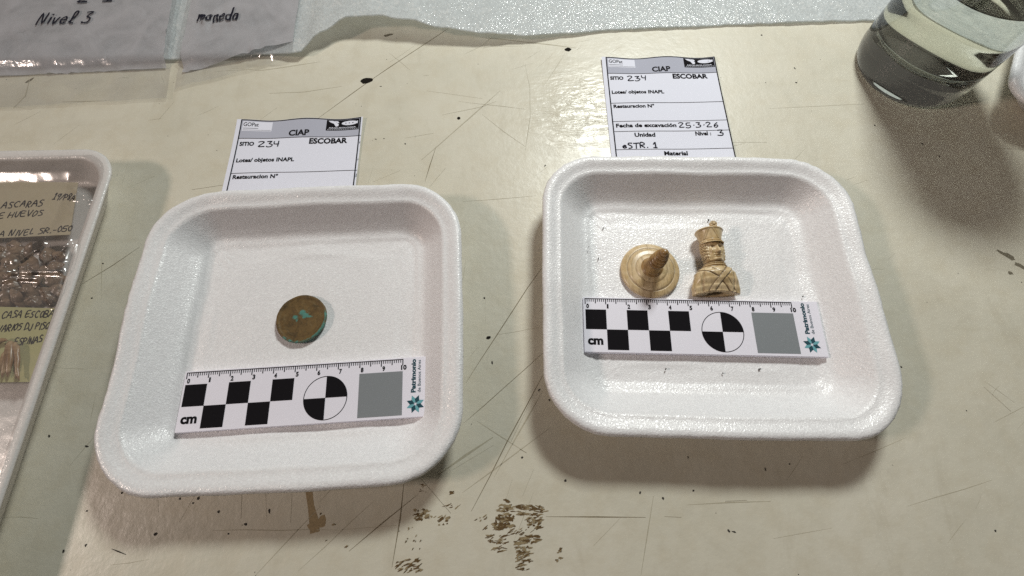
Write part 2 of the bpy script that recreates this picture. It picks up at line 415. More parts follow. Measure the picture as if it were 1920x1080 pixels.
# ------------------------------------------------------------------ table
tb = MB(); tb.add(*box(-110, -45, -3.0, 110, 95, 0))
table = tb.build('tabletop', M_TABLE); table['kind'] = 'structure'
table['label'] = 'cream painted tabletop, scratched and chipped'
def wob(P, step=1.2, amp=.02):
    out = []
    for a, b in zip(P[:-1], P[1:]):
        n = max(1, int((b - a).length / step))
        for i in range(n):
            p = a.lerp(b, i / n); out.append(Vector((p.x + random.uniform(-amp, amp), p.y + random.uniform(-amp, amp))))
    out.append(Vector((P[-1].x, P[-1].y))); return out
SCR = [  # polyline in photo pixels, width cm, strong?
 ([(845, 50), (700, 147), (592, 225)], .05, 1), ([(985, 120), (993, 165), (994, 220), (985, 283)], .04, 0), ([(938, 170), (820, 275), (790, 300)], .06, 0),
 ([(905, 215), (945, 247), (985, 275)], .04, 0), ([(818, 275), (806, 310), (797, 340)], .05, 1), ([(700, 341), (750, 320)], .05, 0), ([(690, 345), (700, 310)], .03, 0),
 ([(760, 259), (812, 250)], .10, 0), ([(905, 70), (980, 78), (1080, 90)], .06, 0), ([(905, 90), (960, 80)], .04, 1), ([(1080, 80), (1110, 74)], .04, 0),
 ([(1018, 500), (989, 540), (874, 717)], .045, 1), ([(1020, 660), (870, 793)], .04, 1), ([(1020, 700), (952, 828), (884, 958)], .06, 1), ([(1016, 734), (927, 894)], .06, 0),
 ([(1000, 740), (958, 828)], .04, 1), ([(1032, 802), (868, 923)], .05, 0), ([(923, 820), (822, 890)], .10, 0), ([(925, 835), (850, 880)], .05, 0), ([(895, 789), (987, 849)], .04, 0),
 ([(975, 843), (987, 849)], .05, 1), ([(910, 555), (910, 610)], .03, 0), ([(790, 898), (845, 962)], .045, 1), ([(757, 908), (750, 970), (735, 1063)], .055, 1), ([(783, 927), (655, 1033)], .05, 1),
 ([(640, 993), (743, 985)], .05, 0), ([(400, 994), (640, 994)], .04, 0), ([(1023, 969), (1120, 970), (1210, 970)], .05, 1), ([(1247, 968), (1277, 970)], .06, 1), ([(1225, 930), (1202, 1077)], .05, 0),
 ([(1163, 972), (1113, 1023)], .05, 0), ([(155, 532), (210, 498), (262, 463)], .06, 1), ([(191, 470), (190, 560)], .03, 0), ([(1845, 726), (1895, 771)], .05, 1),
 ([(1290, 946), (1370, 942), (1445, 940)], .05, 0), ([(1360, 940), (1400, 938)], .05, 1), ([(1375, 267), (1438, 267)], .04, 1), ([(1443, 204), (1540, 199), (1623, 195)], .035, 0),
 ([(1847, 277), (1920, 280)], .045, 1), ([(118, 191), (200, 189)], .05, 0), ([(505, 175), (570, 173), (640, 162)], .07, 0), ([(435, 128), (490, 132), (600, 116)], .05, 0),
 ([(868, 378), (1005, 367)], .04, 0), ([(360, 356), (425, 346)], .10, 1), ([(497, 912), (500, 975)], .04, 0), ([(297, 935), (297, 960)], .05, 0), ([(453, 925), (452, 972)], .045, 1), ([(547, 925), (545, 980)], .045, 0),
 ([(560, 1070), (700, 940)], .04, 0), ([(480, 1078), (600, 950)], .045, 0), ([(60, 205), (26, 200)], .06, 0), ([(55, 150), (48, 180), (26, 202)], .12, 0), ([(1052, 30), (1010, 70)], .03, 0),
 ([(240, 305), (228, 350)], .03, 0), ([(290, 330), (240, 352)], .03, 0), ([(965, 330), (962, 350)], .04, 0), ([(1060, 100), (1020, 160)], .03, 0), ([(860, 190), (985, 205)], .03, 0),
 ([(800, 170), (905, 185)], .03, 0), ([(960, 130), (1000, 118)], .04, 0), ([(830, 215), (905, 200), (930, 190)], .03, 0), ([(1580, 870), (1700, 820)], .025, 0), ([(1700, 950), (1860, 900)], .025, 0),
 ([(1450, 1010), (1560, 990)], .025, 0), ([(240, 770), (320, 772)], .03, 0), ([(110, 690), (160, 692)], .03, 0), ([(1000, 880), (980, 930)], .04, 0), ([(960, 900), (945, 950)], .03, 0)]
s1, s2 = MB(), MB()
for pts, wd, st in SCR:
    P = wob([at(*p) for p in pts])
    v, f = ribbon([(p.x, p.y) for p in P], wd * (.75 if st else .9), .006 if st else .004, taper=True, jit=.35)
    (s1 if st else s2).add(v, f)
for k in range(110):                 # hair-fine random scuffs all over
    x, y = random.uniform(-32, 34), random.uniform(-4, 27); a = random.gauss(.5, .7); l = random.uniform(.3, 2.2)
    v, f = ribbon([(x, y), (x + l * .5 * math.cos(a), y + l * .5 * math.sin(a) + random.uniform(-.05, .05)), (x + l * math.cos(a), y + l * math.sin(a))], random.uniform(.012, .025), .004, taper=True)
    s2.add(v, f)
tag(s1.build('scratch_marks', M_SCR, table), kind='stuff')
tag(s2.build('faint_scratch_marks', M_SCR2, table), kind='stuff')
def blotch(mb, x, y, rx, ry, h, n=9, rot=0.0, rag=.4):
    P = []
    for i in range(n):
        a = 2 * math.pi * i / n; r = random.uniform(1 - rag, 1 + rag * .5)
        u, v = rx * r * math.cos(a), ry * r * math.sin(a)
        P.append((x + u * math.cos(rot) - v * math.sin(rot), y + u * math.sin(rot) + v * math.cos(rot), h))
    mb.add(P + [(x, y, h)], [(i, (i + 1) % n, n) for i in range(n)])
ch = MB(); ch2 = MB(); chip_no = [0]
def chips(x0, y0, x1, y1, n, lx=.22, ly=.07, rot=.15):
    for k in range(int(n * 1.7)):
        p = at(random.uniform(x0, x1), random.uniform(y0, y1))
        chip_no[0] += 1
        blotch(ch if random.random() < .6 else ch2, p.x, p.y, lx * random.uniform(.2, .9), ly * random.uniform(.25, .75), .006 + .00004 * chip_no[0], 11, rot + random.uniform(-.3, .3), .65)
chips(778, 955, 803, 975, 16, .17, .10, .2); chips(808, 968, 842, 985, 9, .18, .08, .4)
chips(776, 908, 800, 926, 5, .16, .04, .3); chips(835, 945, 858, 952, 3, .25, .05, .4); chips(840, 920, 850, 926, 2, .15, .08)
chips(932, 945, 965, 970, 22, .22, .08); chips(925, 970, 960, 992, 24, .26, .11); chips(972, 946, 1022, 966, 26, .26, .07, -.1); chips(985, 968, 1015, 990, 16, .2, .09, .4)
chips(948, 938, 962, 950, 4, .10, .22, 1.2); chips(905, 988, 950, 992, 4, .22, .05, .3); chips(915, 1002, 950, 1018, 13, .24, .05, .2); chips(920, 1020, 945, 1036, 6, .25, .05, .05); chips(950, 992, 1000, 1002, 9, .2, .04, .4)
chips(965, 1004, 1010, 1020, 18, .28, .08, .15); chips(968, 1025, 995, 1068, 34, .2, .06, .1); chips(745, 1048, 790, 1071, 22, .22, .06, .35); chips(760, 985, 790, 1030, 7, .08, .06, 1)
chips(1045, 1028, 1058, 1035, 3, .12, .07); chips(1040, 1044, 1058, 1060, 4, .1, .06); chips(890, 965, 912, 976, 4, .15, .05, .3); chips(600, 960, 660, 1035, 3, .09, .07)
tag(ch.build('paint_chips', M_CHIP, table), kind='stuff')
tag(ch2.build('paint_flakes', flat('flaking_brown_paint', (.27, .21, .12), .7, .3, .4), table), kind='stuff')
st = MB()
P = [at(580, 920), at(583, 950), at(587, 975), at(590, 994)]
v, f = ribbon([(p.x, p.y) for p in wob(P, .3, .04)], .34, .003, jit=.25); st.add(v, f)
blotch(st, at(605, 980).x, at(605, 980).y, .2, .28, .0035); blotch(st, at(588, 988).x, at(588, 988).y, .32, .22, .0045)
sm = MB()
blotch(sm, at(1890, 480).x, at(1890, 480).y, .55, .14, .003, 11, -.7); blotch(sm, at(1915, 500).x, at(1915, 500).y, .5, .12, .0034, 11, -.6); blotch(sm, at(1895, 512).x, at(1895, 512).y, .13, .12, .003)
blotch(sm, at(728, 66).x, at(728, 66).y, .35, .12, .003, 11, .3); blotch(sm, at(55, 151).x, at(55, 151).y, .30, .10, .003, 11, .8)
sm.build('dark_smudge', flat('dark_smudge', (.17, .15, .11), .7, .2, .4), table)
st.build('brown_stain', M_STAIN, table)
for px, py, rx, ry in ((687, 151, .40, .24), (1065, 93, .22, .16), (860, 222, .11, .11), (916, 633, .13, .08)):
    hb = MB(); p = at(px, py); blotch(hb, 0, 0, rx, ry, .008, 12, .15, .2)
    o = hb.build('nail_hole', M_HOLE, table); o.location = (p.x * S, p.y * S, 0)
sp = MB()
for px, py in [(714, 162), (705, 261), (720, 260), (860, 222), (1022, 311), (908, 559), (923, 680), (1011, 731), (1030, 750), (979, 858), (1428, 66), (1729, 270), (1761, 293), (1690, 688), (1812, 770), (1290, 858), (1435, 880),
               (1060, 901), (1866, 995), (1376, 997), (1366, 995), (209, 328), (193, 494), (172, 559), (163, 837), (92, 818), (163, 958), (161, 1022), (119, 1034), (372, 934), (362, 943), (410, 960), (428, 1001), (292, 1001),
               (337, 935), (505, 959), (461, 983), (229, 924), (760, 270), (1100, 470), (1640, 235), (1435, 155), (1490, 128), (1493, 155), (1300, 920), (1200, 924), (1243, 934), (1480, 870)]:
    p = at(px, py); blotch(sp, p.x, p.y, random.uniform(.04, .10), random.uniform(.03, .07), .007, 7, random.uniform(0, 3))
for k in range(130):
    blotch(sp, random.uniform(-34, 36), random.uniform(-4, 28), random.uniform(.012, .035), random.uniform(.012, .03), .0075, 6)
p = at(222, 1034); v, f = ribbon([(p.x - .3, p.y + .1), (p.x, p.y), (p.x + .35, p.y - .12)], .05, .008, taper=True); sp.add(v, f)
tag(sp.build('dark_specks', M_CRUMB, table), kind='stuff')

# ------------------------------------------------------------------ foam trays
def rr(hx, hy, r, n=20, bulge=0.0):
    """rounded rectangle outline, 4*(n+m) points"""
    pts = []; m = 22
    for q, (sx, sy) in enumerate(((1, 1), (-1, 1), (-1, -1), (1, -1))):
        cx, cy = sx * (hx - r), sy * (hy - r); a0 = q * math.pi / 2
        for i in range(n):
            a = a0 + math.pi / 2 * i / (n - 1); pts.append([cx + r * math.cos(a), cy + r * math.sin(a)])
        q2 = [(1, 1), (-1, 1), (-1, -1), (1, -1)][(q + 1) % 4]
        a = a0 + math.pi / 2
        e = (cx + r * math.cos(a), cy + r * math.sin(a)); e2 = (q2[0] * (hx - r) + r * math.cos(a), q2[1] * (hy - r) + r * math.sin(a))
        for i in range(1, m + 1):
            t = i / (m + 1); pts.append([e[0] + (e2[0] - e[0]) * t, e[1] + (e2[1] - e[1]) * t])
    for p in pts:
        if bulge:
            u, v = p[0] / hx, p[1] / hy
            p[0] += bulge * u * (1 - v * v); p[1] += bulge * v * (1 - u * u)
    return pts
def densify(prof, step):
    out = [prof[0]]
    for a, b in zip(prof[:-1], prof[1:]):
        n = max(1, int(math.dist(a, b) / step))
        out += [(a[0] + (b[0] - a[0]) * i / n, a[1] + (b[1] - a[1]) * i / n) for i in range(1, n + 1)]
    return out
TRAY = [(2.05, 0), (1.75, .05), (1.5, .3), (.62, 1.35), (.2, 1.52), (.03, 1.62), (.0, 1.74), (.06, 1.86), (.18, 1.91), (.34, 1.89), (.70, 1.73), (.82, 1.715), (.92, 1.70), (1.02, 1.58),
        (1.62, .86), (1.92, .56), (2.1, .455), (2.24, .43), (2.36, .405), (2.46, .362), (2.56, .345), (3.2, .345)]
def tray(name, mat, cx, cy, rz, hx, hy, r, prof, label, cat, group=None, rough=.02, rfl=.55, bulge=.12, seed=0, rmin=.45):
    mb = MB(); P = densify(prof, .11)
    zt = max(p[1] for p in P); n = None; rows = 0
    for d, z in P:
        t = min(1, d / 2.56)
        R = max(rmin, r * (1 - t) + rfl * t)
        ol = rr(hx - d, hy - d, R, bulge=bulge * (1 - .6 * t)); n = len(ol)
        for x, y in ol:
            q = Vector((x * 1.1 + seed, y * 1.1, z * 1.1)); k = noise.noise(q * 7) * rough * 1.3 + noise.noise(q * .35) * rough * 4
            edge = max(0, 1 - abs(d - .05) / .3) * (1 if z > zt * .6 else 0)
            k2 = noise.noise(q * 9 + Vector((9, 0, 0))) * rough * 1.6 * edge
            l = math.hypot(x, y) or 1
            mb.v.append(Vector((x + x / l * (k2 + k * .5), y + y / l * (k2 + k * .5), max(z + (k if z > .02 else 0), 0))))
        rows += 1
    mb.f += grid_faces(n, rows, True)
    # floor grid closes the last ring: fan of shrinking rings
    last = [mb.v[(rows - 1) * n + i] for i in range(n)]; zf = P[-1][1]
    base = len(mb.v)
    for k in range(1, 30):
        s = 1 - k / 30
        for p in last:
            q = Vector((p.x * s * 1.1 + seed, p.y * s * 1.1, 0))
            mb.v.append(Vector((p.x * s, p.y * s, zf + noise.noise(q * .5) * rough * 1.2)))
    prev = (rows - 1) * n
    for k in range(29):
        cur = base + k * n
        for i in range(n): mb.f.append((prev + i, prev + (i + 1) % n, cur + (i + 1) % n, cur + i))
        prev = cur
    mb.v.append(Vector((0, 0, zf))); e = len(mb.v) - 1
    for i in range(n): mb.f.append((prev + i, prev + (i + 1) % n, e))
    mb.f.append(tuple(reversed(range(n))))
    o = mb.build(name, mat, smooth=True)
    o.location = (cx * S, cy * S, 0); o.rotation_euler = (0, 0, rz)
    return tag(o, label, cat, group)
G_TR = 'white foam trays holding finds'
tray('foam_tray', M_FOAM, -10.10, 6.97, math.radians(1.6), 7.70, 7.13, 2.9, TRAY, 'white foam tray holding the corroded round coin and a ruler', 'tray', G_TR)
tray('foam_tray', M_FOAM, 9.25, 8.50, math.radians(-2.2), 7.70, 7.0, 2.7, TRAY, 'white foam tray holding the two carved bone pieces and a ruler', 'tray', G_TR, seed=40)

# ------------------------------------------------------------------ rulers
def ruler(ox, oy, rz, z, label):
    """origin = upper left corner of the first black square"""
    t = empty('scale_ruler', (ox, oy, z), rz, label, 'ruler', 'printed ten centimetre scale rulers')
    bm = bmesh.new()
    b = MB(); b.add(*box(-.10, -2.13, -.27, 11.27, .63, 0))
    for v in b.v: bm.verts.new(v * S)
    bm.verts.ensure_lookup_table()
    for f in b.f: bm.faces.new([bm.verts[i] for i in f])
    bmesh.ops.bevel(bm, geom=bm.edges[:], offset=.018 * S, segments=2, affect='EDGES')
    me = bpy.data.meshes.new('board'); bm.to_mesh(me); bm.free(); me.materials.append(M_RULER)
    o = bpy.data.objects.new('board', me); C.objects.link(o); o.parent = t
    d = down(); h = .006
    for u, v in ((0, 0), (2, 0), (4, 0), (1, 1), (3, 1)):
        MB().add(*rect(u, v, u + 1, v + 1, h), d).build('checker_square', M_BLACK, t)
    MB().add(*rect(8, 0, 10, 2, h), d).build('grey_patch', M_GREY, t)
    c = MB(); n = 72
    ring = [(6.5 + r * math.cos(2 * math.pi * i / n), 1 + r * math.sin(2 * math.pi * i / n), h) for r in (1.0, .965) for i in range(n)]
    c.add(ring, [(i, (i + 1) % n, n + (i + 1) % n, n + i) for i in range(n)], d)
    for a0 in (-90, 90):
        q = [(6.5, 1, h * 1.4)] + [(6.5 + .985 * math.cos(math.radians(a0 + 90 * i / 18)), 1 + .985 * math.sin(math.radians(a0 + 90 * i / 18)), h * 1.4) for i in range(19)]
        c.add(q, [(0, i, i + 1) for i in range(1, 19)], d)
    c.build('target_circle', M_BLACK, t)
    k = MB(); k.add(*rect(-.02, -.575, 10.02, -.535, h), d)
    for i in range(101):
        L = .30 if i % 10 == 0 else (.26 if i % 5 == 0 else .17); wd = .017 if i % 5 else .022
        k.add(*rect(i / 10 - wd, -.575, i / 10 + wd, -.575 + L, h * 1.3), d)
    k.build('tick_marks', M_BLACK, t)
    k = MB()
    for i in range(11):
        s = str(i); wd = .13 if i not in (1, 10) else (.08 if i == 1 else .26)
        u = i + .05 if i < 10 else 9.92
        k.add(*text(s, u, u + wd, -.075, .205, h * 1.5, 1.5), d)
    k.build('numerals', M_BLACK, t)
    MB().add(*text('cm', .07, .80, 1.74, .41, h, 1.5), d).build('unit_lettering', M_BLACK, t)
    up = lambda u, v, hh: (10.62 + v, -1.02 + u, hh)        # vertical lettering, reads upwards
    MB().add(*text('Patrimonio', 0, 1.56, 0.0, .20, h, 1.6), lambda u, v, hh: (10.60 + v, -1.02 + u, hh)).build('bold_lettering', M_NAVY, t)
    MB().add(*text('de Buenos Aires', 0, 1.50, 0.0, .145, h, .3), lambda u, v, hh: (10.84 + v, -1.02 + u, hh)).build('thin_lettering', M_NAVY, t)
    for kk, mt, nm in ((0, M_NAVY, 'dark_star_petals'), (1, M_TEAL, 'teal_star_petals')):
        k = MB()
        for i in range(4):
            a = math.radians(22.5 + 45 * (2 * i + kk)); ca, sa = math.cos(a), math.sin(a)
            pts = [(.035, 0), (.21, .105), (.42, 0), (.21, -.105)]
            k.add([(10.60 + x * ca - y * sa, 1.54 + x * sa + y * ca, h) for x, y in pts], [(3, 2, 1, 0)], d)
        k.build(nm, mt, t)
    return t
ruler(-15.147, 4.387, .0428, .66, 'printed scale ruler below the coin, tilted up to the right')
ruler(3.542, 7.657, -.0443, .65, 'printed scale ruler below the carved bone pieces, tilted down to the right')

# ------------------------------------------------------------------ paper labels
def paper_label(px, py, rz, k, vend, label, full):
    o0 = at(px, py, .05)
    t = empty('paper_label', (o0.x, o0.y, 0), rz, label, 'paper label', 'printed paper labels tucked under the trays')
    def wp(u, v, h):
        uu, vv = u * k, v * k
        z = .05 + .10 * max(0, 1 - vv / 3.0) ** 2 * (.55 + .45 * math.cos(uu * 1.6 + .3)) + .02 * math.sin(uu * 1.1)
        y = -vv + .05 * math.sin(uu * 1.5 + 2.0) * max(0, 1 - vv / 2.5)
        return (uu, y, z + h)
    W = 6.72
    mr = .04 if full else .12
    MB().add(*rect(-.28, -.05, W + mr, vend, 0, 28, 30), wp).build('sheet', M_PAPER, t, smooth=True)
    MB().add(*rect(.02, .02, W - .02, 1.2, .006, 28, 5), wp).build('header_band', M_HDR, t, smooth=True)
    MB().add(*rect(.10, .09, 1.76, .73, .010, 8, 3), wp).build('white_box', M_PAPER, t, smooth=True)
    MB().add(*rect(4.80, .05, 6.66, .78, .010, 8, 3), wp).build('logo_panel', M_BLACK, t, smooth=True)
    lg = MB()
    def poly(pts): lg.add([(4.80 + a, .05 + b, .016) for a, b in pts], [tuple(range(len(pts)))], wp)
    poly([(.10, .06), (.34, .05), (.52, .10), (.55, .2), (.40, .24), (.22, .16)]); poly([(.40, .22), (.55, .16), (.70, .30), (.68, .42), (.55, .46), (.50, .38)]); poly([(.46, .06), (.64, .08), (.72, .2), (.62, .22)])
    poly([(.9 + .42 + .46 * math.cos(a * math.pi / 8), .24 + .15 * math.sin(a * math.pi / 8)) for a in range(15, -1, -1)]); poly([(1.60, .24), (1.78, .12), (1.78, .32)])
    lg.add(*text('ARQUEOLOGIA', 4.95, 6.50, .64, .085, .016, .6), wp)
    for i in range(14): lg.add(*rect(4.88 + i * .126, .705, 4.88 + i * .126 + .09, .725, .016), wp)
    lg.build('logo', M_PAPER, t)
    dk = MB()
    for a in range(3): dk.add([(4.80 + 1.1 + a * .2 + .05 * math.cos(q), .29 + .04 * math.sin(q), .02) for q in (0, -1.57, -3.14, -4.71)], [(0, 1, 2, 3)], wp)
    dk.build('logo_dots', M_BLACK, t)
    ln = MB(); hh = .012
    lines = [1.22, 3.50] + ([4.87, 5.60, 6.88] if full else [])
    for v in lines: ln.add(*rect(0, v - .014, W + (.03 if full else .10), v + .014, hh, 28, 1), wp)
    ln.add(*rect(-.03, -.03, W + .03, .03, hh, 28, 1), wp)
    for u in (0, W): ln.add(*rect(u - .032, 0, u + .032, vend - .02, hh * 1.2, 1, 30), wp)
    ln.add(*rect(.15, .535, 1.0, .56, .014, 4, 1), wp); ln.add(*rect(.15, .655, 1.72, .670, .014, 8, 1), wp)
    if not full:
        for v, L in ((1.62, .12), (2.75, .1), (3.72, .22)): ln.add(*rect(W + .07, v, W + .10, v + L, hh), wp)
    ln.build('printed_lines', M_BLACK, t)
    tx = MB()
    for s, u0, u1, b, cap, bd in [('GOPat', .14, 1.0, .41, .25, .5), ('CIAP', 2.76, 3.90, 1.09, .36, 1.2), ('SITIO', .13, .94, 1.70, .24, 1.3), ('ESCOBAR', 3.97, 6.10, 1.65, .34, 1.3), ('Lotes/ objetos INAPL', .14, 3.30, 2.78, .24, 1.1),
                                  ('Restauracion N°', .15, 2.58, 3.86, .24, 1.1)] + ([('Fecha de excavación', .17, 3.70, 5.30, .26, 1.1), ('Unidad', 1.18, 2.38, 5.99, .27, 1.1), ('Nivel', 4.72, 5.44, 5.93, .27, 1.1), (':', 5.56, 5.62, 5.93, .24, 1.2), ('Material', 2.74, 4.08, 7.30, .27, 1.1)] if full else []):
        tx.add(*text(s, u0, u1, b, cap, hh, bd), wp)
    tx.build('printed_text', M_BLACK, t)
    for q in [('234', 1.20, 2.30, 1.76, .36, hh, .06)] + ([('25*3*26', 3.84, 6.10, 5.36, .34, hh, .06), ('3', 6.02, 6.30, 5.96, .38, hh, .065), ('eSTR. 1', .42, 2.40, 6.78, .36, hh, .07)] if full else []):
        MB().add(*hand(*q), wp).build('handwriting', M_INK, t)
    return t
paper_label(1136, 111, math.radians(-.6), 1.0, 8.4, 'full white paper label with handwritten date behind the right tray', True)
paper_label(455, 228, math.radians(.2), 1.045, 5.3, 'shorter white paper label showing no date, behind the left tray', False)

# ------------------------------------------------------------------ coin
def coin():
    p = at(566, 598, .5)
    mb = MB(); n = 128
    prof = [(1.08, 0), (1.14, .03), (1.20, .11), (1.225, .19), (1.22, .25), (1.19, .285), (1.14, .292), (1.09, .28), (1.05, .25), (1.0, .244), (.92, .25), (.88, .262), (.84, .25), (.6, .25), (.45, .252), (.3, .254), (.15, .255), (.05, .256)]
    prof = densify(prof, .05)
    for r, z in prof:
        for i in range(n):
            a = 2 * math.pi * i / n
            rr_ = r * (1 + .006 * math.sin(3 * a + 1) + .006 * noise.noise(Vector((math.cos(a) * 4, math.sin(a) * 4, z * 6))))
            x, y = rr_ * math.cos(a), rr_ * math.sin(a)
            zz = z + (.020 * noise.noise(Vector((x * 5, y * 5, 2))) + .012 * noise.noise(Vector((x * 12, y * 12, 7))) + .035 * noise.noise(Vector((x * 2.4, y * 2.4, 5))) if z > .24 else .012 * noise.noise(Vector((x * 9, y * 9, 7))) if z > .1 else 0)
            mb.v.append(Vector((x, y, zz)))
    mb.f = grid_faces(n, len(prof), True); k = (len(prof) - 1) * n
    mb.f.append(tuple(range(k, k + n))); mb.f.append(tuple(reversed(range(n))))
    at_ = []
    for v in mb.v:
        k = 0
        for cx, cy, sx, sy in ((.02, .30, .19, .15), (.17, .17, .22, .18), (.36, .10, .18, .08), (-.30, .06, .17, .12), (-.20, -.10, .05, .09), (.14, .05, .16, .07)):
            k = max(k, math.exp(-((v.x - cx) / sx) ** 2 - ((v.y - cy) / sy) ** 2) * 1.0)
        r = math.hypot(v.x, v.y); an = math.degrees(math.atan2(v.y, v.x))
        if r > 1.10 and -130 < an < 35: k = max(k, .58 * min(1, (35 - an) / 25))
        at_.append(k)
    mb.at['verdigris'] = at_
    o = mb.build('coin', M_COIN, smooth=True)
    o.location = (p.x * S, p.y * S, .37 * S); o.scale = (1, 1, .82)
    tag(o, 'round brown corroded coin with green patches on the left foam tray', 'coin')
coin()

# ------------------------------------------------------------------ turned bone base with its threaded peg
def turned():
    t = empty('turned_bone_base', (6.98, 9.70, .36), 0, 'turned bone disc with a brown threaded peg standing upright', 'bone piece')
    prof = densify([(1.30, 0), (1.42, .03), (1.48, .10), (1.47, .17), (1.40, .23), (1.28, .28), (1.20, .305), (1.17, .285), (1.15, .30), (1.10, .36), (1.0, .40), (.82, .435), (.77, .43), (.75, .455), (.70, .50), (.55, .55), (.35, .585), (.06, .60)], .035)
    vs, fs = lathe(prof, 112); mb = MB(); mb.add(vs, fs)
    mb.at['dirt_shade'] = [.65 * math.exp(-((math.hypot(v.x, v.y) - 1.17) / .015) ** 2) + .35 * math.exp(-((math.hypot(v.x, v.y) - .768) / .014) ** 2) + .4 * max(0, 1 - math.hypot(v.x, v.y) / .6) for v in mb.v]
    mb.build('disc', M_BONE2, t, smooth=True)
    pk = MB(); prof = []; zz = .55
    n = 72; rows = 110; H = 2.45
    for j in range(rows):
        q = j / (rows - 1); z = .55 + (H - .55) * q
        r = .40 * (1 - q) ** .8 * .62 + .20
        if q < .06: r += .10 * (1 - q / .06)
        for i in range(n):
            a = 2 * math.pi * i / n
            th = 0
            if .32 < q < .80: th = .062 * math.sin((z / .24) * 2 * math.pi + a) * min(1, (q - .32) * 10, (.80 - q) * 15)
            rr_ = r + th
            if .80 < q: rr_ = .20 * math.sqrt(max(0, 1 - ((q - .88) / .13) ** 2)) if q > .88 else rr_ - .03 + .04 * (q - .8) / .08
            pk.v.append(Vector((rr_ * math.cos(a) + .13 * q, rr_ * math.sin(a) - .05 * q, z)))
    pk.f = grid_faces(n, rows, True); pk.f.append(tuple(range((rows - 1) * n, rows * n))); 
    pk.at['dirt_shade'] = [.25 * (.5 + .5 * noise.noise(v * 3)) * (1 if v.z < 1.5 else .2) + (.55 * max(0, -math.sin((v.z / .24) * 2 * math.pi + math.atan2(v.y, v.x - .08))) if 1.15 < v.z < 2.1 else 0) for v in pk.v]
    pk.build('threaded_peg', M_PEG, t, smooth=True)
turned()

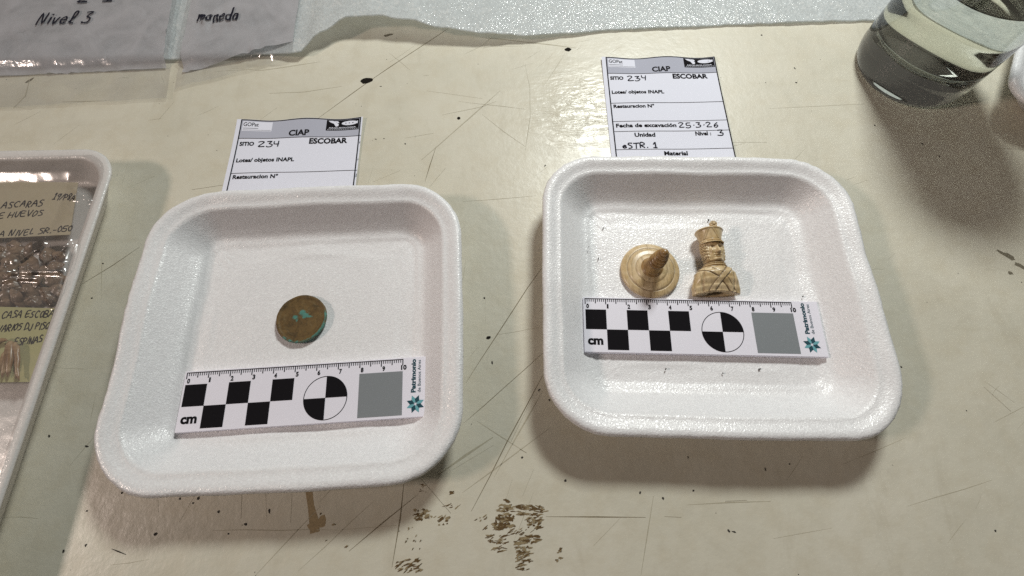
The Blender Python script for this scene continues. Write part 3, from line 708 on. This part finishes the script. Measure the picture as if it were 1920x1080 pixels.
# ------------------------------------------------------------------ carved soldier bust lying on its back
def lerp_tab(tab, t):
    for (a, *p), (b, *q) in zip(tab[:-1], tab[1:]):
        if t <= b:
            k = 0 if b == a else max(0, (t - a) / (b - a)); k = k * k * (3 - 2 * k)
            return [x + (y - x) * k for x, y in zip(p, q)]
    return list(tab[-1][1:])
def seg_dist(x, t, P):
    best = 9
    for (ax, at_), (bx, bt) in zip(P[:-1], P[1:]):
        dx, dt = bx - ax, bt - at_; k = max(0, min(1, ((x - ax) * dx + (t - at_) * dt) / (dx * dx + dt * dt)))
        best = min(best, math.hypot(x - ax - dx * k, t - at_ - dt * k))
    return best
def G(x, s): return math.exp(-(x / s) ** 2)
def bust():
    t0 = empty('soldier_bust', (9.97, 8.22, .355), 0, 'carved bone soldier bust in tall shako, lying face up', 'carved bust')
    ZC = .66
    # t: half width, half depth, x centre, z centre, squareness
    tab = [(0, 1.20, .38, 0, .40, 2.4), (.35, 1.19, .46, 0, .47, 2.4), (.8, 1.12, .55, .02, .56, 2.4), (1.15, 1.03, .58, .04, .60, 2.4), (1.38, .88, .52, .05, .60, 2.3), (1.52, .70, .48, .06, .60, 2.2), (1.62, .575, .46, .06, .62, 2.05),
           (1.72, .535, .46, .07, .64, 2), (1.92, .50, .46, .09, .66, 2), (2.02, .47, .46, .10, .68, 2), (2.2, .50, .50, .10, .69, 2), (2.5, .53, .53, .10, .69, 2), (2.78, .53, .54, .10, .68, 2), (2.86, .53, .54, .10, .68, 2)]
    n, rows = 250, 270
    mb = MB(); dirt_shade = []
    A = [(.66, 1.50), (.20, .85), (-.26, .10), (-.34, -.1)]
    B = [(-.86, 1.50), (-.36, 1.28), (.06, .98), (.40, .55), (.80, -.05)]
    tm = 2.86; PH = math.radians(9)
    for j in range(rows):
        t = tm * j / (rows - 1)
        a, b, xc, zc, sq = lerp_tab(tab, t)
        for i in range(n):
            ph = 2 * math.pi * i / n - math.pi
            s, c = math.sin(ph), math.cos(ph); e = 2 / sq
            x = a * math.copysign(abs(s) ** e, s); z = b * math.copysign(abs(c) ** e, c)
            d = 0; dr = 0
            if t < 1.6 and c > -.3:
                fade = min(1, (1.62 - t) * 8)
                da = seg_dist(x, t, A); db = seg_dist(x, t, B)
                if da < .15: d += .045 * fade
                elif db < .15: d += .028 * fade
                ga = abs(da - .155); dr += .95 * G(ga, .030) * fade; d -= .03 * G(ga, .03) * fade
                if da > .16: gb = abs(db - .155); dr += .9 * G(gb, .028) * fade; d -= .025 * G(gb, .03) * fade
                # arm grooves and sleeve folds
                for sx, x0 in ((-1, .74), (1, .80)):
                    g = G(x * sx - x0 - .04 * math.sin(t * 3), .05) * min(1, max(0, (1.25 - t) * 5)); d -= .07 * g; dr += .35 * g
                d += .022 * math.sin(x * 11 + t * 5) * max(0, abs(x) - .55) * 1.5
                d += .03 * G(x - .05, .10) * max(0, 1 - t / .75) - .02 * G(x - .05, .02) * max(0, 1 - t / .7)
            if 1.58 < t < 2.0:                                   # collar with carved rings
                d += .035 * math.sin((t - 1.60) * 30); dr += .35 * max(0, -math.sin((t - 1.60) * 30)); d += .05 * G(t - 1.72, .12)
            if t > 1.85:
                f = ph - PH                                       # angle from the middle of the face
                u = f * .52; T = t
                k = G(u, .75)
                nose_w = .06 + .06 * max(0, min(1, (2.52 - T) / .28))
                nose = max(0, min(1, (2.62 - T) / .30)) * (1 if T > 2.30 else math.exp(-((2.30 - T) / .04) ** 2))
                d += .22 * G(u, nose_w) * nose
                d += .085 * G(T - 2.655, .045) * G(u, .36)         # brow
                for sx in (-1, 1):
                    d -= .13 * G(u - sx * .19, .10) * G(T - 2.55, .055); d += .07 * G(u - sx * .19, .055) * G(T - 2.535, .028)
                    dr += .95 * G(u - sx * .19, .10) * G(T - 2.57, .028) + .5 * G(u - sx * .19, .09) * G(T - 2.495, .016)  # eye sockets darkened by colour, shade painted in for facial contrast
                    d += .06 * G(u - sx * .29, .12) * G(T - 2.38, .10)   # cheek
                    d -= .05 * G(u - sx * .15, .035) * G(T - 2.27, .08); dr += .25 * G(u - sx * .16, .025) * G(T - 2.28, .07)
                d += .07 * G(u, .19) * G(T - 2.215, .028)         # moustache
                d -= .07 * G(u, .14) * G(T - 2.165, .018); dr += .9 * G(u, .14) * G(T - 2.165, .016) + .5 * G(u, .10) * G(T - 2.265, .02)  # lip line and nose base carry painted shade too
                d += .06 * G(u, .12) * G(T - 2.125, .025)
                d -= .04 * G(u, .16) * G(T - 2.085, .02)
                d += .14 * G(u, .17) * G(T - 2.02, .055)          # chin
                dr += .7 * G(T - 1.935, .035) * k; d -= .09 * G(T - 1.93, .035) * k
                # side whiskers and hair: carved curls
                side = max(0, min(1, (abs(u) - .42) / .08)) * (1 if T < 2.85 else 0) * min(1, (T - 1.95) * 8)
                cu = math.sin(T * 44 + 2 * math.sin(f * 9)) * math.sin(f * 17 + T * 6)
                d += side * (.045 + .035 * cu); dr += side * max(0, -cu) * .75
            d += .006 * noise.noise(Vector((x * 5, t * 5, z * 5)))
            nl = math.hypot(s / a, c / b); nx, nz = s / a / nl, c / b / nl
            X, Z = x + nx * d, z + nz * d
            tt = t * .9 if t < 1.5 else (1.35 + (t - 1.5) * .62 if t < 1.95 else 1.629 + (t - 1.95) * (2.86 - 1.629) / (2.86 - 1.95))
            Zc = max(.0, zc + Z)
            tt += .16 * max(0, 1 - ((xc + X) / 1.15) ** 2) * min(1, Zc / 1.1) * max(0, 1 - tt / .9)
            mb.v.append(Vector((xc + X, tt, Zc))); dirt_shade.append(min(.9, dr))
    mb.f = [tuple(reversed(f)) for f in grid_faces(n, rows, True)]
    mb.f.append(tuple(range((rows - 1) * n, rows * n)))
    # hollow underside: rim, then a socket
    base = list(range(n)); prev = 0
    for sc, dep in ((.80, .0), (.42, .02), (.34, .30), (.05, .34)):
        k = len(mb.v)
        for i in range(n):
            v = mb.v[i]; mb.v.append(Vector((v.x * sc, dep + v.y * sc, .36 + (v.z - .36) * (sc if sc > .8 else min(.8, sc * 1.5))))); dirt_shade.append(.0 if dep < .03 else .9)  # socket walls coloured dark to stand for the shade inside the hollow
        for i in range(n): mb.f.append((prev + i, prev + (i + 1) % n, k + (i + 1) % n, k + i))
        prev = k
    mb.f.append(tuple(reversed(range(prev, prev + n))))
    mb.at['dirt_shade'] = dirt_shade
    mb.build('carved_body', M_BONE, t0, smooth=True)
    # shako: flared drum with ridged band and chevron cord
    hb = MB(); dirt_shade = []; rows = 70; nn = 120
    for j in range(rows):
        q = j / (rows - 1); t = 2.80 + .74 * q
        r = .545 + .15 * max(0, (q - .12) / .88) ** 1.3
        for i in range(nn):
            ph = 2 * math.pi * i / nn - math.pi; u = (ph + math.radians(12))
            d = 0; dr = 0
            d += .03 * G(q - .08, .04) + .03 * G(q - .94, .045); dr += .6 * G(q - .17, .02) + .45 * G(q - .86, .018)
            ch_ = abs(abs(u) - (.12 + .95 * (1 - q)) * .75)
            if .17 < q < .86: d += .03 * G(ch_, .06); dr += .55 * G(ch_ - .095, .03)
            rr_ = r + d + .004 * noise.noise(Vector((u * 3, q * 5, 1)))
            hb.v.append(Vector((.10 + rr_ * math.sin(ph), t, max(.0, .68 + rr_ * math.cos(ph))))); dirt_shade.append(dr)
    hb.f = [tuple(reversed(f)) for f in grid_faces(nn, rows, True)]
    k = (rows - 1) * nn
    hb.v.append(Vector((.1, 3.56, .68))); dirt_shade.append(.1)
    hb.f += [(k + i, len(hb.v) - 1, k + (i + 1) % nn) for i in range(nn)]
    hb.at['dirt_shade'] = dirt_shade
    shako = hb.build('shako', M_BONE, t0, smooth=True)
    vb = MB(); m = 30                                             # visor: a crescent plate over the brow
    for lay in (0, 1):
        for r_ in (.50, .60, .70):
            for i in range(m):
                ph = math.radians(-2) + math.radians(-78 + 156 * i / (m - 1)); w_ = math.cos((i / (m - 1) - .5) * math.pi) ** .5
                R = .52 + (r_ - .50) * w_
                vb.v.append(Vector((.10 + R * math.sin(ph), 2.80 - (r_ - .5) * .55 * w_ - .045 * lay, .68 + R * math.cos(ph))))
    for lay in (0, 1):
        b0 = lay * 3 * m
        for f in grid_faces(m, 3):
            vb.f.append(tuple(b0 + i for i in (f if lay else reversed(f))))
    for i in range(m - 1): vb.f.append((2 * m + i, 2 * m + i + 1, 5 * m + i + 1, 5 * m + i))
    vb.at['dirt_shade'] = [0.0] * len(vb.v)
    vb.build('visor', M_BONE, shako, smooth=True, angle=50)
    pb = MB(); dirt_shade = []; n2, r2 = 40, 24
    for j in range(r2):
        th = math.pi * (j + .5) / r2
        for i in range(n2):
            ph = 2 * math.pi * i / n2; k = .20 * (1 + .07 * math.sin(7 * ph) * math.sin(th)) 
            v = Vector((.20 + k * math.sin(th) * math.cos(ph), 3.74 + k * math.sin(th) * math.sin(ph) * 1.02, 1.16 + k * .8 * math.cos(th)))
            rad = math.hypot(v.x - .20, v.y - 3.74)
            if math.cos(th) > 0: v.z += .03 * math.sin(rad * 48)
            pb.v.append(v); dirt_shade.append(.55 * max(0, -math.sin(rad * 48)) if math.cos(th) > 0 else 0)
    pb.f = [tuple(reversed(f)) for f in grid_faces(n2, r2, True)]; pb.f.append(tuple(range(n2))); pb.f.append(tuple(reversed(range((r2 - 1) * n2, r2 * n2))))
    k = len(pb.v)                                                # short stalk joining the pompon to the drum
    vs, fs = lathe([(.13, 0), (.11, .12), (.13, .30)], 20)
    pb.add(vs, fs, lambda x, y, z: (.19 + x, 3.44 + z, 1.10 + y)); dirt_shade += [.2] * len(vs)
    pb.at['dirt_shade'] = dirt_shade
    pb.build('pompon', M_BONE, shako, smooth=True)
    t0.scale = (.97, .94, .93)
bust()

# crumbs on the trays
cr = MB()
for px, py, z in ((1328, 413, .4), (1505, 556, .45), (1568, 673, .6), (1424, 692, .42), (1248, 692, .42), (1131, 428, .4), (1122, 485, .4), (1104, 463, .6), (250, 676, 1.6), (1610, 570, 1.0), (1355, 700, .42)):
    p = at(px, py, z); k = len(cr.v); r = random.uniform(.012, .03)
    vs, fs = box(-r * 1.7, -r, -.01, r * 1.7, r * .8, .04); a = random.uniform(0, 3)
    cr.add([(p.x + x * math.cos(a) - y * math.sin(a), p.y + x * math.sin(a) + y * math.cos(a), z + zz) for x, y, zz in vs], fs)
tag(cr.build('crumbs', M_CRUMB), 'tiny dark crumbs scattered in the foam trays', 'crumbs', kind='stuff')

# ------------------------------------------------------------------ polyethylene foam sheet along the back
def foam_sheet():
    front = [(-45, 24.2, .05), (-30, 24.6, .05), (-20, 25.0, .1), (-15, 25.2, .15), (-13.0, 25.0, .38), (-11.6, 26.2, .8), (-9.8, 27.2, 1.05), (-8.1, 27.2, 1.1), (-6.3, 26.9, 1.0), (-4.0, 26.4, .78), (-1.6, 26.1, .55), (1.6, 26.1, .32), (3.6, 26.4, .15), (7, 26.75, .06), (10.4, 26.85, .06), (15.5, 27.0, .06), (23.5, 27.1, .06), (50, 27.0, .06)]
    mb = MB(); nu, nv = 240, 60; TH = .10
    rows = []
    for side in (1, 0):
        for j in range(nv):
            q = j / (nv - 1)
            for i in range(nu):
                x = -45 + 95 * i / (nu - 1)
                y0, z0 = lerp_tab(front, x)
                y = y0 + (52 - y0) * q ** 1.5
                lift = z0 * math.exp(-((y - y0) / 10) ** 1.6) if y > y0 else z0
                z = lift + .05 * (noise.noise(Vector((x * .25, y * .3, 0))) + .6) + .05 * (noise.noise(Vector((x * .8, y * .8, 3))) + .5) + TH * side * (1 if j > 0 else .9) * (.95 + .2 * noise.noise(Vector((x * 2, y * 2, 1))))
                mb.v.append(Vector((x, y + (.07 * noise.noise(Vector((x * 1.5, 0, 0))) if j == 0 else 0), z)))
    f1 = grid_faces(nu, nv)
    mb.f += f1; k = nu * nv
    mb.f += [tuple(k + i for i in reversed(f)) for f in f1]
    mb.f += [(i, k + i, k + i + 1, i + 1) for i in range(nu - 1)]
    o = mb.build('foam_sheet', M_PE, smooth=True, angle=60)
    tag(o, 'sparkling white packing foam sheet laid along the back of the table', 'foam sheet')
foam_sheet()

# ------------------------------------------------------------------ plastic bags on the foam sheet
SPOT = [(q.x, q.y) for q in (at(*p, .7) for p in ((402, 36), (180, 108), (235, 138), (350, 122), (480, 96), (30, 60), (90, 128), (300, 60)))]
def bag(quad, front_flap, words, label, hang):
    t = empty('plastic_bag', (0, 0, 0), 0, label, 'plastic bag', 'clear plastic bags on the foam sheet')
    TL, TR, BR, BL = [Vector(q) for q in quad]
    def P(u, v): return TL.lerp(TR, u).lerp(BL.lerp(BR, u), v)
    def height(x, y, base):
        k = max(0, min(1, (y - 24.3) / .8)); k = k * k * (3 - 2 * k)
        cz = 0
        for qx, qy in SPOT:
            g = math.exp(-((x - qx) / 1.1) ** 2 - ((y - qy) / .7) ** 2)
            if g > .02: cz += g * .22 * noise.noise(Vector((x * 2.2, y * 3.4, 11)))
        return base + cz + .42 * k + .05 * noise.noise(Vector((x * .5, y * .6, base))) + .03 * noise.noise(Vector((x * 1.7, y * 1.2, 4)))
    for nm, mat, u0, v0, u1, v1, base in (('grey_layer', M_BAGIN, .03, 0, .985, hang, .10), ('film', M_BAG, 0, 0, 1, 1, .17)):
        mb = MB(); nu, nv = 70, 50
        for j in range(nv):
            for i in range(nu):
                p = P(u0 + (u1 - u0) * i / (nu - 1), v0 + (v1 - v0) * j / (nv - 1))
                z = height(p.x, p.y, base)
                if nm == 'film':
                    e = j / (nv - 1)
                    z += .16 * math.exp(-((p.y - (23.75 + .03 * (p.x + 26))) / .20) ** 2) * max(0, .55 + 1.5 * noise.noise(Vector((p.x * .7, 7, 0))))
                    z += .07 * math.exp(-((p.y - 22.9 - .5 * noise.noise(Vector((p.x * .8, 2, 0)))) / .12) ** 2) * max(0, noise.noise(Vector((p.x * 1.1, 9, 0))) + .1)
                    p = p + Vector((0, .12 * noise.noise(Vector((p.x * .7, 3, 1))) * e))
                mb.v.append(Vector((p.x, p.y, z)))
        mb.f = [tuple(reversed(f)) for f in grid_faces(nu, nv)]
        mb.build(nm, mat, t, smooth=True)
    for s, (ax, ay), (bx, by), cap, wd in words:
        ink = MB()
        a = at(ax, ay, .8); b = at(bx, by, .8); d = b - a; L = math.hypot(d.x, d.y); an = math.atan2(d.y, d.x)
        vs, fs = hand(s, 0, L, 0, cap, 0, wd, .03, .12)
        for v in vs:
            x = a.x + v[0] * math.cos(an) + v[1] * math.sin(an); y = a.y + v[0] * math.sin(an) - v[1] * math.cos(an)
            ink.v.append(Vector((x, y, height(x, y, .17) + .012)))
        k = len(ink.v) - len(vs); ink.f += [tuple(i + k for i in f) for f in fs]
        ink.build('handwriting', M_MARK, t)
bag([(-46, 33.5), (-22.0, 33.0), (-20.6, 21.9), (-44, 20.8)], 0, [('Nivel 3', (62, 40), (160, 38), 1.0, .115), ('z 1', (140, -2), (205, -4), .9, .12)], 'clear plastic bag marked Nivel 3 in black pen', .78)
bag([(-21.2, 33.4), (-13.6, 33.4), (-13.3, 24.9), (-20.3, 22.6)], 0, [('moneda', (366, 34), (441, 30), .9, .11)], 'clear plastic bag with one short handwritten word, beside the foam edge', .88)

# ------------------------------------------------------------------ film-wrapped tray at the left edge
WR = [(1.35, 0), (1.25, .04), (.75, .7), (.35, 1.35), (.1, 1.5), (0, 1.58), (.02, 1.66), (.12, 1.70), (.38, 1.70), (.52, 1.66), (.64, 1.55), (.95, .9), (1.2, .52), (1.5, .42), (2.2, .40), (3.0, .40)]
WX, WY = -30.6, 3.6
tray('wrapped_tray', M_PLAST, WX, WY, 0, 9.65, 13.4, 1.9, WR, 'rigid white tray under clear wrap at the left edge of the photo', 'tray', None, rough=.008, rfl=.7, bulge=.05, seed=90)
fl = MB(); nu, nv = 150, 220
RIDGES = [  # film creases: polyline in photo pixels, half width, height
 ([(20, 513), (60, 470), (80, 466), (88, 495), (110, 482), (138, 458)], .10, .10), ([(20, 513), (80, 511), (120, 512)], .10, .11), ([(8, 528), (40, 522), (76, 524), (90, 553), (100, 574), (112, 548), (117, 530), (128, 492)], .09, .10),
 ([(140, 355), (155, 365), (150, 372)], .15, .10), ([(140, 372), (160, 367), (172, 378)], .12, .10), ([(3, 450), (4, 475), (-3, 490)], .12, .1), ([(85, 445), (85, 458)], .10, .1), ([(134, 450), (122, 500)], .08, .08), ([(145, 460), (128, 520), (118, 575)], .07, .08)]
RID = [([(q.x, q.y) for q in (at(*p, 1.7) for p in pts)], a, b) for pts, a, b in RIDGES]
XS = [-39.9 + 8.9 * i / 14 for i in range(14)] + [-31.0 + 9.85 * i / 215 for i in range(216)]
YS = [-9.2 + 9.2 * i / 18 for i in range(18)] + [16.6 * i / 330 for i in range(331)]
nu, nv = len(XS), len(YS)
BB = [(min(p[0] for p in P) - 3 * a, max(p[0] for p in P) + 3 * a, min(p[1] for p in P) - 3 * a, max(p[1] for p in P) + 3 * a) for P, a, b in RID]
ys = at(70, 331, 1.6).y
for y in YS:
    for x in XS:
        ex = min(x + 39.9, -21.15 - x); ey = min(y + 9.2, 16.6 - y); e = min(ex, ey)
        z = 1.735 - .08 * (1 - math.exp(-e / 1.5)) + .02 * noise.noise(Vector((x * .6, y * .6, 0))) + .012 * noise.noise(Vector((x * 1.8, y * 1.8, 5)))
        k = max(0, min(1, (ys + .33 - y) / .66)); kx = max(0, min(1, (-22.6 - x + .1 * math.sin(x)) / .8))
        z -= .25 * (k * k * (3 - 2 * k) * .4 + k * .6) * kx * (1 - max(0, min(1, (ys - 2 - y) / 4)))
        c = max(0, 1 - math.hypot((x + 24.2) / 2.6, (y - 10.6) / 1.7))
        if c > 0: z += c * .20 * (noise.noise(Vector((x * 1.1 + y * .6, y * 1.5, 8))) + .6 * noise.noise(Vector((x * 2.4 - y, y * 2.6, 3))))
        for (P, a, b), q in zip(RID, BB):
            if q[0] < x < q[1] and q[2] < y < q[3]:
                dd = seg_dist(x, y, P)
                if dd < 3 * a: z += b * 1.6 * G(dd, a)
        fl.v.append(Vector((x, y, z)))
def in_tray(p):
    dx = max(0, p.x - (-21.12 - 1.75)); dy = max(0, p.y - (16.85 - 1.75))
    return math.hypot(dx, dy) < 1.62
fl.f = [f for f in grid_faces(nu, nv) if in_tray((fl.v[f[0]] + fl.v[f[2]]) * .5)]
o = fl.build('shrink_wrap', M_WRAP, smooth=True)
tag(o, 'wrinkled clear film stretched over the tray at the left edge', 'plastic film')
def note(name, quad, z, mat, words, label):
    t = empty(name, (0, 0, 0), 0, label, 'note')
    Q = [at(*q, z) for q in quad]
    P = lambda u, v: Q[0].lerp(Q[1], u).lerp(Q[3].lerp(Q[2], u), v)
    mb = MB(); n = 14
    for j in range(n):
        for i in range(n):
            p = P(i / (n - 1), j / (n - 1)); mb.v.append(Vector((p.x, p.y, z + .0)))
    k = n * n
    mb.v += [v - Vector((0, 0, .03)) for v in mb.v[:k]]
    g = grid_faces(n, n); mb.f = [tuple(reversed(f)) for f in g] + [tuple(k + i for i in f) for f in g]
    mb.build('sheet', mat, t, smooth=True)
    for s, (ax, ay), (bx, by), cap, wd in words:
        ink = MB()
        a = at(ax, ay, z + .006); b = at(bx, by, z + .006); d = b - a; L = math.hypot(d.x, d.y); an = math.atan2(d.y, d.x)
        vs, fs = hand(s, 0, L, 0, cap, 0, wd, .11, .12)
        ink.add([(a.x + v[0] * math.cos(an) + v[1] * math.sin(an), a.y + v[0] * math.sin(an) - v[1] * math.cos(an), z + .006) for v in vs], fs)
        ink.build('handwriting', M_INK, t)
note('beige_note', [(-120, 338), (146, 342), (131, 440), (-120, 452)], 1.2, M_CARD, [('ASCARAS', (2, 390), (78, 386), .36, .06), ('DE HUEVOS', (-14, 409), (78, 404), .32, .055), ('19/P8A', (98, 374), (138, 376), .36, .06), ('A NIVEL SR.-050', (-4, 444), (132, 434), .32, .055)], 'beige handwritten note under film at the tray top')
note('yellow_note', [(-120, 572), (102, 578), (57, 716), (-120, 719)], 1.1, M_YEL, [('O CASA ESCOBA', (-12, 597), (98, 594), .32, .055), ('VARIOS DJ PISO', (-6, 622), (90, 616), .32, .055), ('ESPINAS', (26, 648), (77, 642), .32, .055)], 'yellow handwritten note under film with brown spines on it')
G_SH = 'eggshell pieces under the film'
for px, py, r in ((28, 538, .55), (60, 546, .5), (85, 548, .4), (40, 560, .5), (75, 530, .5), (10, 560, .6), (100, 522, .45), (95, 560, .35), (5, 520, .6), (50, 522, .5), (-20, 545, .6), (25, 500, .6), (70, 500, .5), (105, 500, .4), (-15, 500, .6), (40, 478, .5), (5, 478, .5), (60, 470, .5), (85, 480, .45), (110, 480, .4), (20, 520, .5), (62, 560, .4), (-8, 565, .5), (112, 545, .35), (25, 462, .45), (-15, 470, .5), (55, 505, .45), (88, 510, .4), (12, 540, .45)):
    p = at(px, py, .9); mb = MB(); n, m = 30, 10
    sd = random.uniform(0, 50)
    for j in range(m):
        th = 1.15 * (j + .15) / m
        for i in range(n):
            a = 2 * math.pi * i / n
            k = r * (1 + .5 * noise.noise(Vector((math.cos(a) * 1.1, math.sin(a) * 1.1, sd))) * (j / m)) * (1 + .10 * noise.noise(Vector((math.cos(a) * 3, math.sin(a) * 3, sd + j * .3)))) * (1 + .06 * noise.noise(Vector((math.cos(a) * 5, math.sin(a) * 5, sd + j))))
            mb.v.append(Vector((k * math.sin(th) * math.cos(a) * 1.15, k * math.sin(th) * math.sin(a), k * .9 * math.cos(th) - .3 * r)))
    mb.v += [v * .88 for v in mb.v[:n * m]]
    g = grid_faces(n, m, True); k = n * m
    mb.f = [tuple(f) for f in g] + [tuple(k + i for i in reversed(f)) for f in g] + [tuple(reversed(range(n))), tuple(range(k, k + n))]
    mb.f += [((m - 1) * n + i, (m - 1) * n + (i + 1) % n, k + (m - 1) * n + (i + 1) % n, k + (m - 1) * n + i) for i in range(n)]
    o = mb.build('eggshell_piece', M_SHELL, smooth=True, angle=50)
    o.location = (p.x * S, p.y * S, random.uniform(.75, .98) * S); o.rotation_euler = (random.uniform(-.6, .6), random.uniform(-.6, .6), random.uniform(0, 6))
    tag(o, 'curved brown eggshell piece in the heap between the two handwritten notes', 'eggshell', G_SH)
G_SPN = 'brown spines on the yellow note'
for (ax, ay), (bx, by), r in (((18, 640), (4, 708), .13), ((20, 640), (14, 706), .16), ((28, 642), (30, 710), .12), ((34, 648), (36, 714), .10), ((-6, 645), (14, 638), .13), ((10, 660), (-4, 700), .13)):
    a = at(ax, ay, 1.30); b = at(bx, by, 1.30); mb = MB(); d = b - a; L = d.length
    vs, fs = lathe([(r * .5, 0), (r, L * .12), (r * .9, L * .5), (r * .6, L * .85), (r * .2, L)], 12)
    bend = random.uniform(-.12, .12)
    mb.add(vs, fs, lambda x, y, z: (x + bend * math.sin(z / L * math.pi), z, y * .8))
    o = mb.build('spine', M_SPINE, smooth=True)
    o.location = a * S; o.rotation_euler = (0, 0, math.atan2(d.y, d.x) - math.pi / 2)
    tag(o, 'thin brown fish spine lying on the yellow note under the film', 'spine', G_SPN)

# ------------------------------------------------------------------ glass tumbler, tub and sack at the right
def glass():
    R = 3.36; Rb = 3.28; H = 10.5
    outer = [(.02, .10), (1.6, .08), (2.55, .03), (2.85, 0), (3.05, .05), (3.2, .18), (Rb, .42), (R, .9), (R, 2.0), (R, 4), (R, 6), (R + .02, H - .1), (R - .03, H)]
    inner = [(R - .10, H), (R - .13, H - .1), (R - .14, 6), (R - .14, 3.2), (R - .15, 2.5), (R - .18, 2.2), (R - .30, 2.06), (2.4, 2.0), (1.2, 1.98), (.02, 1.97)]
    vs, fs = lathe(densify(outer, .25) + densify(inner, .25), 128, True)
    mb = MB(); mb.add(vs, fs)
    o = mb.build('glass_tumbler', M_GLASS, smooth=True, angle=70)
    o.location = (24.72 * S, 23.08 * S, .012 * S)
    tag(o, 'clear thick based glass tumbler at the top right corner', 'glass')
glass()
def water():
    W0 = 3.36
    prof = [(.02, 1.955), (1.2, 1.965), (2.4, 1.985), (W0 - .28, 2.05), (W0 - .165, 2.2), (W0 - .135, 2.5), (W0 - .125, 3.2), (W0 - .125, 5.6), (W0 - .12, 6.08), (W0 - .16, 6.0), (W0 - .3, 5.96), (.02, 5.95)]
    vs, fs = lathe(densify(prof, .25), 128, True)
    m, nt, p, o_ = nodes('water')
    p.inputs['Base Color'].default_value = (.93, .95, .90, 1); p.inputs['Transmission Weight'].default_value = 1; p.inputs['Roughness'].default_value = 0.0; p.inputs['IOR'].default_value = 1.33
    mb = MB(); mb.add(vs, fs)
    o = mb.build('water', m, smooth=True, angle=60)
    o.location = (24.72 * S, 23.08 * S, .012 * S)
    tag(o, 'clear water standing inside the glass tumbler at the top right', 'water', kind='thing')
water()
c0 = at(1881, 168, 1.75); c1 = at(1904, 84, 1.75); dv = c1 - c0
ang = math.atan2(dv.y, dv.x) - math.pi / 2
c2 = Vector((math.cos(ang), math.sin(ang), 0)); c3 = Vector((-math.sin(ang), math.cos(ang), 0))
cc = c0 + c2 * 7.3 + c3 * 6.2
tray('foam_tray', M_FOAM, cc.x, cc.y, ang, 7.1, 6.6, 1.5, TRAY, 'pale foam tray beside the glass, mostly cut off by the right edge', 'tray', None, seed=70)

# last: keep every mesh's normals pointing outwards
for o in bpy.data.objects:
    if o.type == 'MESH' and o.name.split('.')[0] in ('carved_body', 'shako', 'pompon', 'glass_tumbler', 'water', 'foam_tray', 'wrapped_tray', 'coin', 'disc', 'threaded_peg', 'plastic_tub', 'foam_sheet', 'visor', 'eggshell_piece', 'spine', 'sheet'):
        bm = bmesh.new(); bm.from_mesh(o.data)
        if o.name.split('.')[0] not in ('sheet',): bmesh.ops.recalc_face_normals(bm, faces=bm.faces)
        bm.to_mesh(o.data); bm.free()
